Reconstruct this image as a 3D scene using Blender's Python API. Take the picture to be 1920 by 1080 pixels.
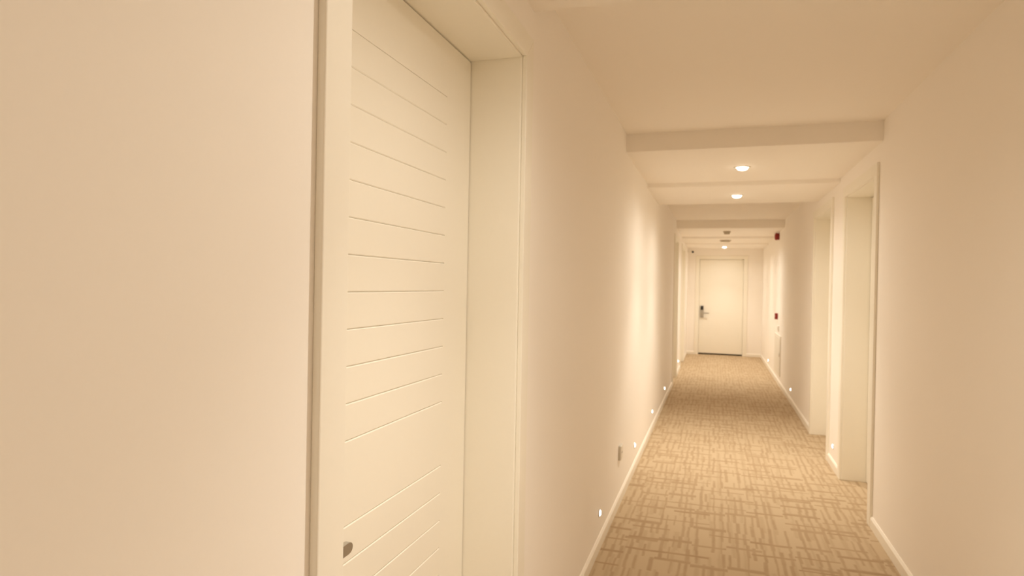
import bpy, bmesh, math, random
from mathutils import Matrix, Vector

for o in list(bpy.data.objects):
    bpy.data.objects.remove(o, do_unlink=True)
scene = bpy.context.scene
COL = scene.collection
random.seed(4)

# ------------------------------------------------------------------ camera
CAM_H = 1.40
F_PX, YAW, PITCH, ROLL = 1192.8, 0.3099, -0.0059, 0.0187
def camera():
    cy, sy = math.cos(YAW), math.sin(YAW)
    r = Vector((cy, sy, 0)); fw = Vector((-sy, cy, 0)); up = Vector((0, 0, 1))
    cp, sp = math.cos(PITCH), math.sin(PITCH)
    fw2 = cp*fw + sp*up; up2 = cp*up - sp*fw
    cr, sr = math.cos(ROLL), math.sin(ROLL)
    r2 = cr*r + sr*up2; u2 = cr*up2 - sr*r
    cd = bpy.data.cameras.new('camera'); co = bpy.data.objects.new('camera', cd); COL.objects.link(co)
    m = Matrix((r2, u2, -fw2)).transposed().to_4x4(); m.translation = Vector((0, 0, CAM_H))
    co.matrix_world = m
    cd.sensor_width = 36.0; cd.lens = F_PX/1920*36.0; cd.clip_start = 0.02
    cd.dof.use_dof = True; cd.dof.focus_distance = 1.35; cd.dof.aperture_fstop = 5.6
    scene.camera = co
camera()

# ------------------------------------------------------------------ world, exposure
w = bpy.data.worlds.new('world'); scene.world = w; w.use_nodes = True
w.node_tree.nodes['Background'].inputs[0].default_value = (1, .85, .65, 1)
w.node_tree.nodes['Background'].inputs[1].default_value = 0.0
vs = scene.view_settings
vs.view_transform = 'Standard'; vs.look = 'None'; vs.gamma = 1; vs.use_curve_mapping = False
vs.exposure = 0.11
scene.cycles.max_bounces = 9; scene.cycles.diffuse_bounces = 9
scene.cycles.adaptive_threshold = 0.08; scene.cycles.caustics_reflective = False; scene.cycles.caustics_refractive = False
scene.cycles.use_denoising = True
LAMP = (1.0, 0.925, 0.80)        # warm white of the downlights
LAMP_W = 50.0

# ------------------------------------------------------------------ dimensions
WL, WR = -0.570, 0.909           # wall faces
BT = 0.012                       # baseboard thickness
Y0, Y1 = -3.6, 13.95             # back and far wall
UP, LO, LO2, LO3 = 2.389, 2.273, 2.240, 2.222    # ceiling levels
WT = 0.26                        # wall thickness
LX = 0.165                       # line of the lamps

# ------------------------------------------------------------------ helpers
def bm_box(bm, x0, x1, y0, y1, z0, z1):
    v = [bm.verts.new(p) for p in ((x0,y0,z0),(x1,y0,z0),(x1,y1,z0),(x0,y1,z0),(x0,y0,z1),(x1,y0,z1),(x1,y1,z1),(x0,y1,z1))]
    for f in ((0,3,2,1),(4,5,6,7),(0,1,5,4),(1,2,6,5),(2,3,7,6),(3,0,4,7)):
        bm.faces.new([v[i] for i in f])
def bm_prism(bm, pts, d):
    """closed polygon pts (3-D, planar) extruded by vector d"""
    d = Vector(d)
    a = [bm.verts.new(p) for p in pts]; b = [bm.verts.new(Vector(p)+d) for p in pts]
    n = len(pts)
    fa = bm.faces.new(a[::-1]); fb = bm.faces.new(b)
    for i in range(n):
        j = (i+1) % n
        bm.faces.new((a[i], a[j], b[j], b[i]))
    bm.normal_update()
    if n > 7: bmesh.ops.triangulate(bm, faces=[fa, fb], ngon_method='EAR_CLIP')
def bm_lathe(bm, prof, seg, M=None):
    """prof: (radius, height) pairs about z"""
    M = M or Matrix()
    rings = []
    for r, h in prof:
        if r < 1e-6: rings.append([bm.verts.new(M @ Vector((0,0,h)))])
        else: rings.append([bm.verts.new(M @ Vector((r*math.cos(2*math.pi*k/seg), r*math.sin(2*math.pi*k/seg), h))) for k in range(seg)])
    for A, B in zip(rings, rings[1:]):
        for k in range(seg):
            k2 = (k+1) % seg
            if len(A) == 1 and len(B) == 1: continue
            if len(A) == 1: bm.faces.new((A[0], B[k], B[k2]))
            elif len(B) == 1: bm.faces.new((A[k], A[k2], B[0]))
            else: bm.faces.new((A[k], A[k2], B[k2], B[k]))
def obj(name, bm, mat, parent=None, smooth=False, bevel=0.0, seg=2):
    bmesh.ops.recalc_face_normals(bm, faces=bm.faces)
    me = bpy.data.meshes.new(name); bm.to_mesh(me); bm.free()
    me.materials.append(mat)
    o = bpy.data.objects.new(name, me); COL.objects.link(o)
    if parent: o.parent = parent
    if smooth:
        for p in me.polygons: p.use_smooth = True
    if bevel:
        b = o.modifiers.new('bevel', 'BEVEL'); b.width = bevel; b.segments = seg; b.limit_method = 'ANGLE'
        b.harden_normals = False
    return o
def box(name, mat, parent, x0, x1, y0, y1, z0, z1, bevel=0.0):
    bm = bmesh.new(); bm_box(bm, min(x0,x1), max(x0,x1), min(y0,y1), max(y0,y1), min(z0,z1), max(z0,z1))
    return obj(name, bm, mat, parent, bevel=bevel)
def thing(name, label, cat, loc, group=None, kind=None):
    o = bpy.data.objects.new(name, None); COL.objects.link(o); o.location = loc; o.empty_display_size = .05
    o['label'] = label; o['category'] = cat
    if group: o['group'] = group
    if kind: o['kind'] = kind
    return o
def struct(o, label=None, cat=None):
    o['kind'] = 'structure'
    if label: o['label'] = label
    if cat: o['category'] = cat
    return o

# ------------------------------------------------------------------ materials
def new_mat(name):
    m = bpy.data.materials.new(name); m.use_nodes = True
    nt = m.node_tree
    return m, nt, nt.nodes['Principled BSDF']
def paint(name, col, rough, bump=0.0, scale=60, spec=0.5, vary=0.0):
    m, nt, b = new_mat(name)
    b.inputs['Roughness'].default_value = rough
    b.inputs['Specular IOR Level'].default_value = spec
    tc = nt.nodes.new('ShaderNodeTexCoord')
    n = nt.nodes.new('ShaderNodeTexNoise'); n.inputs['Scale'].default_value = scale; n.inputs['Detail'].default_value = 1
    nt.links.new(tc.outputs['Object'], n.inputs['Vector'])
    mx = nt.nodes.new('ShaderNodeMix'); mx.data_type = 'RGBA'
    mx.inputs['A'].default_value = (*[c*(1-vary) for c in col], 1); mx.inputs['B'].default_value = (*[min(1, c*(1+vary)) for c in col], 1)
    nt.links.new(n.outputs['Fac'], mx.inputs['Factor']); nt.links.new(mx.outputs['Result'], b.inputs['Base Color'])
    if bump:
        bp = nt.nodes.new('ShaderNodeBump'); bp.inputs['Strength'].default_value = bump; bp.inputs['Distance'].default_value = .002
        nt.links.new(n.outputs['Fac'], bp.inputs['Height']); nt.links.new(bp.outputs['Normal'], b.inputs['Normal'])
    return m
def plain(name, col, rough=.4, metal=0.0):
    m = paint(name, col, rough, vary=.02, scale=40)
    m.node_tree.nodes['Principled BSDF'].inputs['Metallic'].default_value = metal
    return m
def glow(name, col, strength):
    m, nt, b = new_mat(name)
    b.inputs['Base Color'].default_value = (.9, .9, .88, 1)
    b.inputs['Emission Color'].default_value = (*col, 1); b.inputs['Emission Strength'].default_value = strength
    return m
M_WALL = paint('wall_paint', (.945, .905, .855), .62, scale=180, vary=.006)
M_CEIL = paint('ceiling_paint', (.945, .905, .85), .75, scale=160, vary=.006)
M_DOOR = paint('door_paint', (.91, .875, .785), .36, scale=90, vary=.006)
M_BASE = paint('baseboard_paint', (.92, .88, .80), .38, vary=.006)
M_STEEL = plain('brushed_steel', (.55, .52, .47), .32, .9)
M_BLACK = plain('black_plastic', (.02, .018, .016), .35)
M_WHITE = plain('white_plastic', (.84, .80, .72), .4)
M_GREYP = plain('cream_plastic', (.66, .62, .54), .45)
M_FIT = plain('fitting_grey', (.47, .405, .31), .6)
M_RED = plain('red_plastic', (.27, .014, .008), .42)
M_GLASS = plain('dark_lens', (.03, .03, .035), .1)
M_LENS = glow('lamp_lens', (1.0, .86, .66), 13.0)
M_LENS2 = glow('soft_lens', (1.0, .86, .66), 4.0)
M_LED = glow('led_lens', (1.0, .93, .80), 14.0)

def carpet():
    m, nt, b = new_mat('carpet')
    N, Lk = nt.nodes, nt.links
    def math_(op, a, bb=None):
        n = N.new('ShaderNodeMath'); n.operation = op
        for i, x in enumerate((a, bb)):
            if x is None: continue
            if isinstance(x, (int, float)): n.inputs[i].default_value = x
            else: Lk.new(x, n.inputs[i])
        return n.outputs[0]
    def rnd(a, bb, seed):
        c = N.new('ShaderNodeCombineXYZ'); Lk.new(a, c.inputs[0])
        if bb is not None: Lk.new(bb, c.inputs[1])
        c.inputs[2].default_value = seed
        wn = N.new('ShaderNodeTexWhiteNoise'); Lk.new(c.outputs[0], wn.inputs['Vector'])
        return wn.outputs['Value']
    tc = N.new('ShaderNodeTexCoord')
    ns = N.new('ShaderNodeTexNoise'); ns.inputs['Scale'].default_value = 7; ns.inputs['Detail'].default_value = 3
    Lk.new(tc.outputs['Object'], ns.inputs['Vector'])
    sep0 = N.new('ShaderNodeSeparateXYZ'); Lk.new(ns.outputs['Color'], sep0.inputs[0])
    sep = N.new('ShaderNodeSeparateXYZ'); Lk.new(tc.outputs['Object'], sep.inputs[0])
    X = math_('ADD', sep.outputs[0], math_('MULTIPLY', sep0.outputs[0], .014))
    Y = math_('ADD', sep.outputs[1], math_('MULTIPLY', sep0.outputs[1], .022))
    # woven blocks five strokes wide: breaks line up inside a block, a cross stroke closes some of them
    def block(U, V, pu, nb, pv, seed):
        u = math_('DIVIDE', U, pu); cu = math_('FLOOR', u); fu = math_('FRACT', u)
        tu = math_('FLOOR', math_('DIVIDE', cu, nb))
        v = math_('ADD', math_('DIVIDE', V, pv), math_('MULTIPLY', rnd(tu, None, seed), 7.3)); cv = math_('FLOOR', v); fv = math_('FRACT', v)
        on = math_('LESS_THAN', rnd(cu, cv, seed+1.7), .74)
        pos = math_('ADD', math_('MULTIPLY', rnd(cu, cv, seed+3.1), .44), .28)
        wid = math_('ADD', math_('MULTIPLY', rnd(cu, cv, seed+5.3), .17), .09)
        d = math_('ABSOLUTE', math_('SUBTRACT', fu, pos))
        def soft(val, w, sft):
            mr = N.new('ShaderNodeMapRange'); mr.interpolation_type = 'SMOOTHSTEP'
            Lk.new(val, mr.inputs['Value'])
            for nm, vv in (('From Min', math_('SUBTRACT', w, sft)), ('From Max', math_('ADD', w, sft))): Lk.new(vv, mr.inputs[nm])
            mr.inputs['To Min'].default_value = 1; mr.inputs['To Max'].default_value = 0
            return mr.outputs['Result']
        up = math_('MULTIPLY', soft(d, wid, .13), on)
        hw = math_('ADD', math_('MULTIPLY', rnd(tu, cv, seed+9.1), .05), .035)
        cross = math_('MULTIPLY', soft(math_('ABSOLUTE', math_('SUBTRACT', fv, .5)), hw, .03), math_('LESS_THAN', rnd(tu, cv, seed+7.7), .66))
        return up, cross
    u1, c1 = block(X, Y, .043, 5, .165, 1.0)
    u2, c2 = block(math_('ADD', X, .09), math_('ADD', Y, .05), .060, 3, .27, 31.0)
    s = math_('MAXIMUM', math_('MULTIPLY', u1, .72), math_('MAXIMUM', c1, math_('MAXIMUM', math_('MULTIPLY', u2, .35), math_('MULTIPLY', c2, .8))))
    # broad wear
    nb = N.new('ShaderNodeTexNoise'); nb.inputs['Scale'].default_value = 9; nb.inputs['Detail'].default_value = 5
    Lk.new(tc.outputs['Object'], nb.inputs['Vector'])
    mul = math_('MULTIPLY', s, math_('ADD', math_('MULTIPLY', nb.outputs['Fac'], .9), .45))
    mx = N.new('ShaderNodeMix'); mx.data_type = 'RGBA'
    mx.inputs['A'].default_value = (.55, .43, .288, 1); mx.inputs['B'].default_value = (.39, .275, .165, 1)
    Lk.new(mul, mx.inputs['Factor']); Lk.new(mx.outputs['Result'], b.inputs['Base Color'])
    b.inputs['Roughness'].default_value = .95; b.inputs['Specular IOR Level'].default_value = .1
    nf = N.new('ShaderNodeTexNoise'); nf.inputs['Scale'].default_value = 320; nf.inputs['Detail'].default_value = 2
    Lk.new(tc.outputs['Object'], nf.inputs['Vector'])
    bp = N.new('ShaderNodeBump'); bp.inputs['Strength'].default_value = .5; bp.inputs['Distance'].default_value = .004
    Lk.new(nf.outputs['Fac'], bp.inputs['Height']); Lk.new(bp.outputs['Normal'], b.inputs['Normal'])
    return m
M_CARPET = carpet()

# ------------------------------------------------------------------ openings
# inner clear edges (y) of the recessed doors, clear height
LIN = 0.02                               # lining thickness
HEAD = 2.085
LEFT_DOORS = [(0.888, 1.836), (9.33, 10.20), (11.38, 12.45)]
RIGHT_DOORS = [(4.315, 5.215), (5.83, 6.75)]
END_DOOR = (-0.330, 0.545, 2.00)         # x0, x1, head

# ------------------------------------------------------------------ floor, walls, ceiling
bm = bmesh.new(); bm_box(bm, WL-.30, WR+.30, Y0-.2, Y1+.2, -.10, 0)
struct(obj('floor', bm, M_CARPET), 'beige carpet with broken brown stroke pattern along the corridor', 'carpet floor')

# one stepped ceiling: dropped bays carry the lamps
prof = [(Y0, UP), (-1.55, UP), (-1.55, LO), (1.965, LO), (1.965, UP), (4.17, UP), (4.17, LO), (5.50, LO), (5.50, LO2), (6.66, LO2), (6.66, UP),
        (9.74, UP), (9.74, LO), (11.35, LO), (11.35, LO2), (12.55, LO2), (12.55, LO3), (Y1, LO3)]
pts = [(WL, y, z) for y, z in prof] + [(WL, Y1, 2.60), (WL, Y0, 2.60)]
bm = bmesh.new()
bm_prism(bm, pts, (WR-WL, 0, 0))
struct(obj('ceiling', bm, M_CEIL), 'cream corridor ceiling stepping down into lower bays', 'ceiling')

def side_wall(name, face, out, doors, label):
    """wall slab between x=face and x=face+out with door openings; one continuous outline swept through"""
    bm = bmesh.new()
    # outline in (y,z): along the floor dipping up around each opening, then back along the top
    y = Y0; out_pts = [(Y0, 0)]
    for a, b in doors:
        a2, b2, h = a-LIN, b+LIN, HEAD+LIN
        out_pts += [(a2, 0), (a2, h), (b2, h), (b2, 0)]
    out_pts += [(Y1, 0), (Y1, 2.60), (Y0, 2.60)]
    bm_prism(bm, [(face, p, q) for p, q in out_pts], (out, 0, 0))
    return struct(obj(name, bm, M_WALL), label, 'wall')
side_wall('wall_left', WL, -WT, LEFT_DOORS, 'cream painted wall with the near slatted door set in it')
side_wall('wall_right', WR, WT, RIGHT_DOORS, 'cream painted wall carrying the red fire alarm')
bm = bmesh.new()
x0, x1, h = END_DOOR[0]-LIN, END_DOOR[1]+LIN, END_DOOR[2]+LIN
bm_prism(bm, [(p, Y1, q) for p, q in ((WL-WT, 0), (x0, 0), (x0, h), (x1, h), (x1, 0), (WR+WT, 0), (WR+WT, 2.6), (WL-WT, 2.6))], (0, .16, 0))
struct(obj('wall_far', bm, M_WALL), 'cream end wall of the corridor around the flush door', 'wall')
struct(box('wall_back', M_WALL, None, WL-WT, WR+WT, Y0-.16, Y0, 0, 2.6), 'cream wall closing the corridor opposite the flush end door', 'wall')

# ------------------------------------------------------------------ baseboards
CW, CT = 0.077, 0.015                    # casing width, thickness
BH = 0.066
def baseboard(name, face, s, y0, y1, label):
    """s = +1: board grows towards +x"""
    pr = [(0, 0), (BT, 0), (BT, BH-.012), (BT*.35, BH), (0, BH)]
    bm = bmesh.new(); bm_prism(bm, [(face+s*a, y0, z) for a, z in pr], (0, y1-y0, 0))
    return struct(obj(name, bm, M_BASE), label, 'baseboard')
def runs(doors):
    y = Y0; r = []
    for a, b in doors:
        r.append((y, a-CW)); y = b+CW
    r.append((y, Y1)); return r
LB = ['before the near slatted door', 'under the row of step lights', 'on the pier between the two far doors', 'by the end wall']
for (a, b), t in zip(runs(LEFT_DOORS), LB): baseboard('baseboard_left', WL, 1, a, b, 'cream baseboard on the socket wall, ' + t)
RB = ['before the first door', 'on the short pier between doors', 'under the red call point']
for (a, b), t in zip(runs(RIGHT_DOORS), RB): baseboard('baseboard_right', WR, -1, a, b, 'cream baseboard on the fire alarm wall, ' + t)
for xa, xb, t in ((WL+BT, END_DOOR[0]-CW, 'camera side of'), (END_DOOR[1]+CW, WR-BT, 'alarm side of')):
    pr = [(0, 0), (BT, 0), (BT, BH-.012), (BT*.35, BH), (0, BH)]
    bm = bmesh.new(); bm_prism(bm, [(xa, Y1-a, z) for a, z in pr], (xb-xa, 0, 0))
    struct(obj('baseboard_far', bm, M_BASE), 'short cream baseboard on the end wall, ' + t.replace('camera side of', 'lock side of the door').replace('alarm side of', 'hinge side of the door'), 'baseboard')

# ------------------------------------------------------------------ doors
# every door is built in a local frame: u along the wall (0..W), n out of the wall towards the corridor, z up.
def door(name, label, P, W, H, rec, planks=True, lock_at=0, lock_dir=1, lock_z=.88, gap=.004, sill=.008):
    """P(u, n, z) -> world point; rec = depth of the leaf behind the wall face"""
    root = thing(name, label, 'door', P(W/2, 0, 0), kind='structure')
    inv = Matrix.Translation(-Vector(P(W/2, 0, 0)))
    def add(nm, bm, mat, parent=root, **k):
        bm.transform(inv)
        return obj(nm, bm, mat, parent, **k)
    def bx(bm, u0, u1, n0, n1, z0, z1):
        p = [P(u, n, z) for z in (z0, z1) for u, n in ((u0,n0),(u1,n0),(u1,n1),(u0,n1))]
        v = [bm.verts.new(q) for q in p]
        for f in ((0,3,2,1),(4,5,6,7),(0,1,5,4),(1,2,6,5),(2,3,7,6),(3,0,4,7)): bm.faces.new([v[i] for i in f])
    LD = rec + .045
    # lining
    for u0, u1 in ((-LIN, 0), (W, W+LIN)):
        bm = bmesh.new(); bx(bm, u0, u1, -LD, 0, 0, H+LIN); add('jamb', bm, M_DOOR, bevel=.004)
    bm = bmesh.new(); bx(bm, 0, W, -LD, 0, H, H+LIN); add('head_jamb', bm, M_DOOR, bevel=.004)
    # casing, mitred, set 3 mm back from the lining edge
    e = .006
    nrm = Vector(P(0, CT, 0)) - Vector(P(0, 0, 0))
    for pl in ([(-e, 0), (-CW, 0), (-CW, H+CW), (-e, H+e)], [(W+e, 0), (W+CW, 0), (W+CW, H+CW), (W+e, H+e)]):
        bm = bmesh.new(); bm_prism(bm, [P(u, 0, z) for u, z in pl], nrm); add('casing', bm, M_DOOR, bevel=.0025)
    bm = bmesh.new(); bm_prism(bm, [P(u, 0, z) for u, z in ((-e, H+e), (-CW, H+CW), (W+CW, H+CW), (W+e, H+e))], nrm); add('head_casing', bm, M_DOOR, bevel=.0025)
    # leaf
    g = gap
    bm = bmesh.new()
    if not planks:
        bx(bm, g, W-g, -LD+.003, -rec, sill, H-g)
        leaf = add('leaf', bm, M_DOOR, bevel=.002)
    else:
        D = .006                                     # planks stand proud of the core by D
        bx(bm, g, W-g, -LD+.003, -rec-D, sill, H-g)
        leaf = add('leaf', bm, M_DOOR)
        ST = .18                                     # plain stile beside the boards
        zs = [.18 + .078*i for i in range(10)]       # .18 .. .882
        zs = [z for z in zs] + [1.063 + .0785*i for i in range(12)]
        for u0, u1 in ((g, ST), (W-ST, W-g)):
            bm = bmesh.new(); bx(bm, u0, u1, -rec-D, -rec, sill, H-g); add('stile', bm, M_DOOR, leaf)
        for z0, z1 in ((sill, zs[0]), (zs[-1], H-g)):
            bm = bmesh.new(); bx(bm, ST, W-ST, -rec-D, -rec, z0, z1 - (.0015 if z0 == sill else 0)); add('rail', bm, M_DOOR, leaf)
        c = .0024
        for z0, z1 in zip(zs, zs[1:]):
            a, b2 = z0+.0003, z1-.0003
            pr = [(-rec-D, a), (-rec-.0016, a), (-rec, a+c), (-rec, b2-c), (-rec-.0016, b2), (-rec-D, b2)]
            bm = bmesh.new(); bm_prism(bm, [P(ST, n, z) for n, z in pr], Vector(P(W-ST, 0, 0))-Vector(P(ST, 0, 0))); add('plank', bm, M_DOOR, leaf)
    # lockset: tall plate, black reader on top, lever
    uc = .062 if lock_at == 0 else W-.062
    bm = bmesh.new(); bx(bm, uc-.034, uc+.034, -rec, -rec+.022, lock_z-.10, lock_z+.155)
    lk = add('lockset', bm, M_STEEL, root, bevel=.006)
    bm = bmesh.new(); bx(bm, uc-.027, uc+.027, -rec+.022, -rec+.028, lock_z+.065, lock_z+.145)
    add('card_reader', bm, M_BLACK, lk, bevel=.004)
    bm = bmesh.new()
    s = lock_dir
    A = Vector(P(uc, -rec+.022, lock_z)); B = Vector(P(uc, -rec+.062, lock_z)); zz = Vector((0,0,1)); uu = Vector(P(1,0,0))-Vector(P(0,0,0)); nn = (B-A).normalized()
    Mx = Matrix((uu, zz, nn)).transposed().to_4x4(); Mx.translation = A
    bm_lathe(bm, [(0,0), (.011,0), (.011,.034), (0,.034)], 16, Mx)
    add('spindle', bm, M_STEEL, lk, smooth=False)
    # flat lever blade with a rounded end, its flat face towards the corridor
    Lw, Lh = .145, .0115
    poly = [(-.013, -Lh), (Lw-.013, -Lh)]
    for k in range(1, 8):
        t = -math.pi/2 + math.pi*k/8
        poly.append((Lw-.013+.014*math.cos(t)*1.0, Lh*math.sin(t)))
    poly += [(Lw-.013, Lh), (-.013, Lh)]
    bm = bmesh.new(); bm_prism(bm, [P(uc+s*a, -rec+.052, lock_z+b2) for a, b2 in poly], nn*.012)
    add('lever', bm, M_STEEL, lk, bevel=.002)
    bm = bmesh.new(); 
    Mk = Mx.copy(); Mk.translation = Vector(P(uc, -rec+.022, lock_z-.062))
    bm_lathe(bm, [(0,0), (.010,0), (.010,.006), (.006,.008), (0,.008)], 16, Mk); add('key_cylinder', bm, M_STEEL, lk)
    return root

def left_P(y0): return lambda u, n, z: (WL+n, y0+u, z)
def right_P(y0): return lambda u, n, z: (WR-n, y0+u, z)
def end_P(u, n, z): return (END_DOOR[0]+u, Y1-n, z)
REC = .163
a, b = LEFT_DOORS[0]
door('door_1', 'cream door with horizontal plank grooves in a deep recess, steel lever', left_P(a), b-a, HEAD, REC)
a, b = RIGHT_DOORS[0]
door('door_2', 'deep recessed cream door on the fire alarm wall, first before the short pier', right_P(a), b-a, HEAD, REC)
a, b = RIGHT_DOORS[1]
door('door_3', 'deep recessed cream door on the fire alarm wall, beyond the short pier', right_P(a), b-a, HEAD, REC)
a, b = LEFT_DOORS[1]
door('door_4', 'recessed cream door just beyond the last step light of the socket wall', left_P(a), b-a, HEAD, REC)
a, b = LEFT_DOORS[2]
door('door_5', 'recessed cream door next to the end wall with the security camera', left_P(a), b-a, HEAD, REC)
door('door_6', 'flush cream door closing the corridor, black and steel lock with lever', end_P, END_DOOR[1]-END_DOOR[0], END_DOOR[2], .05, planks=False, lock_z=.87, sill=.030, gap=.003)

# ------------------------------------------------------------------ ceiling downlights
def spot(parent, z, energy, angle, radius=.035):
    # reflector lamp: a wide wash plus a stronger beam straight down
    one_spot(parent, z, energy*.92, angle, radius); one_spot(parent, z, energy*1.5, 94, radius)
def one_spot(parent, z, energy, angle, radius):
    ld = bpy.data.lights.new('lamp_light', 'SPOT'); ld.energy = energy; ld.color = LAMP
    ld.spot_size = math.radians(angle); ld.spot_blend = 1.0; ld.shadow_soft_size = radius
    lo = bpy.data.objects.new('lamp_light', ld); COL.objects.link(lo); lo.parent = parent; lo.location = (0, 0, z)
def downlight(x, y, z, label, e=1.0):
    t = thing('ceiling_downlight', label, 'downlight', (x, y, z), 'recessed ceiling downlights')
    bm = bmesh.new(); bm_lathe(bm, [(.040, 0), (.058, 0), (.056, -.004), (.044, -.006), (.040, -.004), (.040, 0)], 32)
    obj('trim_ring', bm, M_WHITE, t, smooth=True)
    bm = bmesh.new(); bm_lathe(bm, [(0, 0), (.0395, 0), (.0385, -.009), (.034, -.016), (.025, -.0215), (.013, -.0235), (0, -.024)], 32)
    obj('lens', bm, M_LENS, t, smooth=True)
    spot(t, -.036, LAMP_W*e, 168)
    return t
downlight(LX, -.30, LO, 'recessed downlight in the low bay, back from the slatted door', .12)
downlight(LX, -2.40, UP, 'recessed downlight in the high ceiling near the closing wall', .45)
downlight(.05, 1.28, LO, 'recessed downlight in the low bay over the slatted door', .80)
downlight(LX, 4.86, LO, 'lit round recessed downlight just behind the first ceiling step', .77)
downlight(LX, 6.08, LO2, 'lit round recessed downlight between the second and third ceiling steps', .77)
downlight(.148, 13.30, LO3, 'lit round recessed downlight before the end door', .49)

def cup_light(x, y, z, r, h, label, e):
    """surface fitting whose skirt hides the lens from a low angle"""
    t = thing('ceiling_fitting', label, 'ceiling light', (x, y, z))
    bm = bmesh.new(); bm_lathe(bm, [(r*1.15, 0), (r*1.15, -h*.25), (r, -h*.4), (r*.82, -h), (r*.74, -h), (r*.74, -.002), (0, -.002), (0, 0), (r*1.15, 0)], 28)
    obj('housing', bm, M_FIT, t, smooth=False)
    bm = bmesh.new(); bm_lathe(bm, [(0, -.003), (r*.6, -.003), (r*.6, -.006), (0, -.007)], 24)
    obj('lens', bm, M_LENS2, t)
    spot(t, -h-.024, LAMP_W*e, 164, .02)
    return t
cup_light(.147, 10.30, LO, .048, .045, 'small cup-shaped fitting under the ceiling past the deep step', .72)
cup_light(.146, 11.75, LO2, .085, .032, 'wide shallow round ceiling fitting before the last downlight', .62)

# ------------------------------------------------------------------ step lights
def step_light(side, y, z, label):
    face, s = (WL, 1) if side == 'l' else (WR, -1)
    t = thing('step_light', label, 'step light', (face, y, z), 'small round step lights low on the walls')
    Mx = Matrix.Rotation(math.radians(90)*s, 4, 'Y')
    bm = bmesh.new(); bm_lathe(bm, [(.0165, 0), (.0215, 0), (.0205, .004), (.0165, .005), (.0165, 0)], 24, Mx); obj('bezel', bm, M_STEEL, t, smooth=False)
    bm = bmesh.new(); bm_lathe(bm, [(0, 0), (.0163, 0), (.0163, .004), (.010, .0085), (0, .0105)], 24, Mx); obj('lens', bm, M_LED, t, smooth=True)
step_light('l', 3.38, .187, 'small lit step light on the socket wall, before the socket')
step_light('l', 4.92, .187, 'small lit step light on the socket wall, first past the socket')
step_light('l', 6.32, .187, 'small lit step light on the socket wall, second past the socket')
step_light('l', 7.87, .180, 'small lit step light on the socket wall, third past the socket')
step_light('l', 10.80, .187, 'small step light on the pier between the two far doors')
step_light('r', 5.56, .168, 'small lit step light on the short pier between two doors')
step_light('r', 8.53, .165, 'small lit step light on the alarm wall, before the low white panel')
step_light('r', 12.02, .150, 'small lit step light on the alarm wall, beyond the low white panel')

# ------------------------------------------------------------------ wall socket
t = thing('wall_socket', 'cream double wall socket low on the wall between step lights', 'socket', (WL, 4.106, .336))
box('back_box', M_GREYP, t, 0, .012, -.044, .044, -.046, .046, bevel=.003)
fp = box('face_plate', M_WHITE, t, .012, .018, -.043, .043, -.045, .045, bevel=.002)
for dy in (-.012, .012):
    bm = bmesh.new(); bm_lathe(bm, [(0, .0), (.0035, .0), (.0035, .0012), (0, .0012)], 12, Matrix.Translation((.018, dy, 0)) @ Matrix.Rotation(math.radians(90), 4, 'Y'))
    obj('pin_hole', bm, M_BLACK, fp)

# ------------------------------------------------------------------ fire alarm parts on the right wall
t = thing('fire_alarm_sounder', 'red fire alarm sounder high on the wall under the ceiling', 'fire alarm', (WR, 10.50, 2.205))
bm = bmesh.new(); bm_lathe(bm, [(0, 0), (.052, 0), (.052, .022), (0, .022)], 24, Matrix.Rotation(math.radians(-90), 4, 'Y')); obj('base', bm, M_RED, t)
bm = bmesh.new(); bm_lathe(bm, [(.0, .022), (.048, .022), (.055, .030), (.055, .050), (.044, .062), (.020, .066), (.0, .066)], 24, Matrix.Rotation(math.radians(-90), 4, 'Y')); obj('horn', bm, M_RED, t, smooth=True)
t = thing('fire_call_point', 'square red fire call point on the wall below the sounder', 'call point', (WR, 10.50, .987))
box('back_box', M_RED, t, -.040, 0, -.046, .046, -.046, .046, bevel=.004)
box('press_panel', M_WHITE, t, -.043, -.040, -.026, .026, -.020, .020, bevel=.001)
t = thing('switch_plate', 'small white plate on the wall just below the red call point', 'wall plate', (WR, 10.28, .81))
box('plate', M_WHITE, t, -.014, 0, -.043, .043, -.043, .043, bevel=.003)
box('rocker', M_WHITE, t, -.018, -.014, -.014, .014, -.025, .025, bevel=.001)
t = thing('wall_panel', 'low white access panel on the wall below the call point', 'panel', (WR, 10.35, .42))
pf = box('panel_frame', M_WHITE, t, -.010, 0, -.46, .46, -.28, .30, bevel=.002)
pd = box('panel_door', M_WHITE, t, -.014, -.010, -.43, .43, -.25, .27, bevel=.002)
box('latch', M_STEEL, pd, -.019, -.014, -.40, -.37, 0, .05, bevel=.001)

# ------------------------------------------------------------------ security camera
t = thing('security_camera', 'small bullet security camera in the corner above the end door', 'camera', (WL, 13.62, 2.14))
R90 = Matrix.Rotation(math.radians(90), 4, 'Y')
bm = bmesh.new(); bm_lathe(bm, [(0, 0), (.032, 0), (.030, .008), (0, .010)], 20, R90); obj('mount', bm, M_WHITE, t)
box('arm', M_WHITE, t, .008, .085, -.008, .008, -.008, .008, bevel=.002)
Rx = Matrix.Translation((.10, 0, .0)) @ Matrix.Rotation(math.radians(8), 4, 'Z') @ Matrix.Rotation(math.radians(97), 4, 'X')
bm = bmesh.new(); bm_lathe(bm, [(0, -.06), (.026, -.06), (.026, .055), (.023, .060), (0, .060)], 20, Rx); bd = obj('body', bm, M_GREYP, t)
bm = bmesh.new(); bm_lathe(bm, [(0, .060), (.021, .060), (.021, .064), (0, .066)], 20, Rx); obj('lens', bm, M_GLASS, bd)
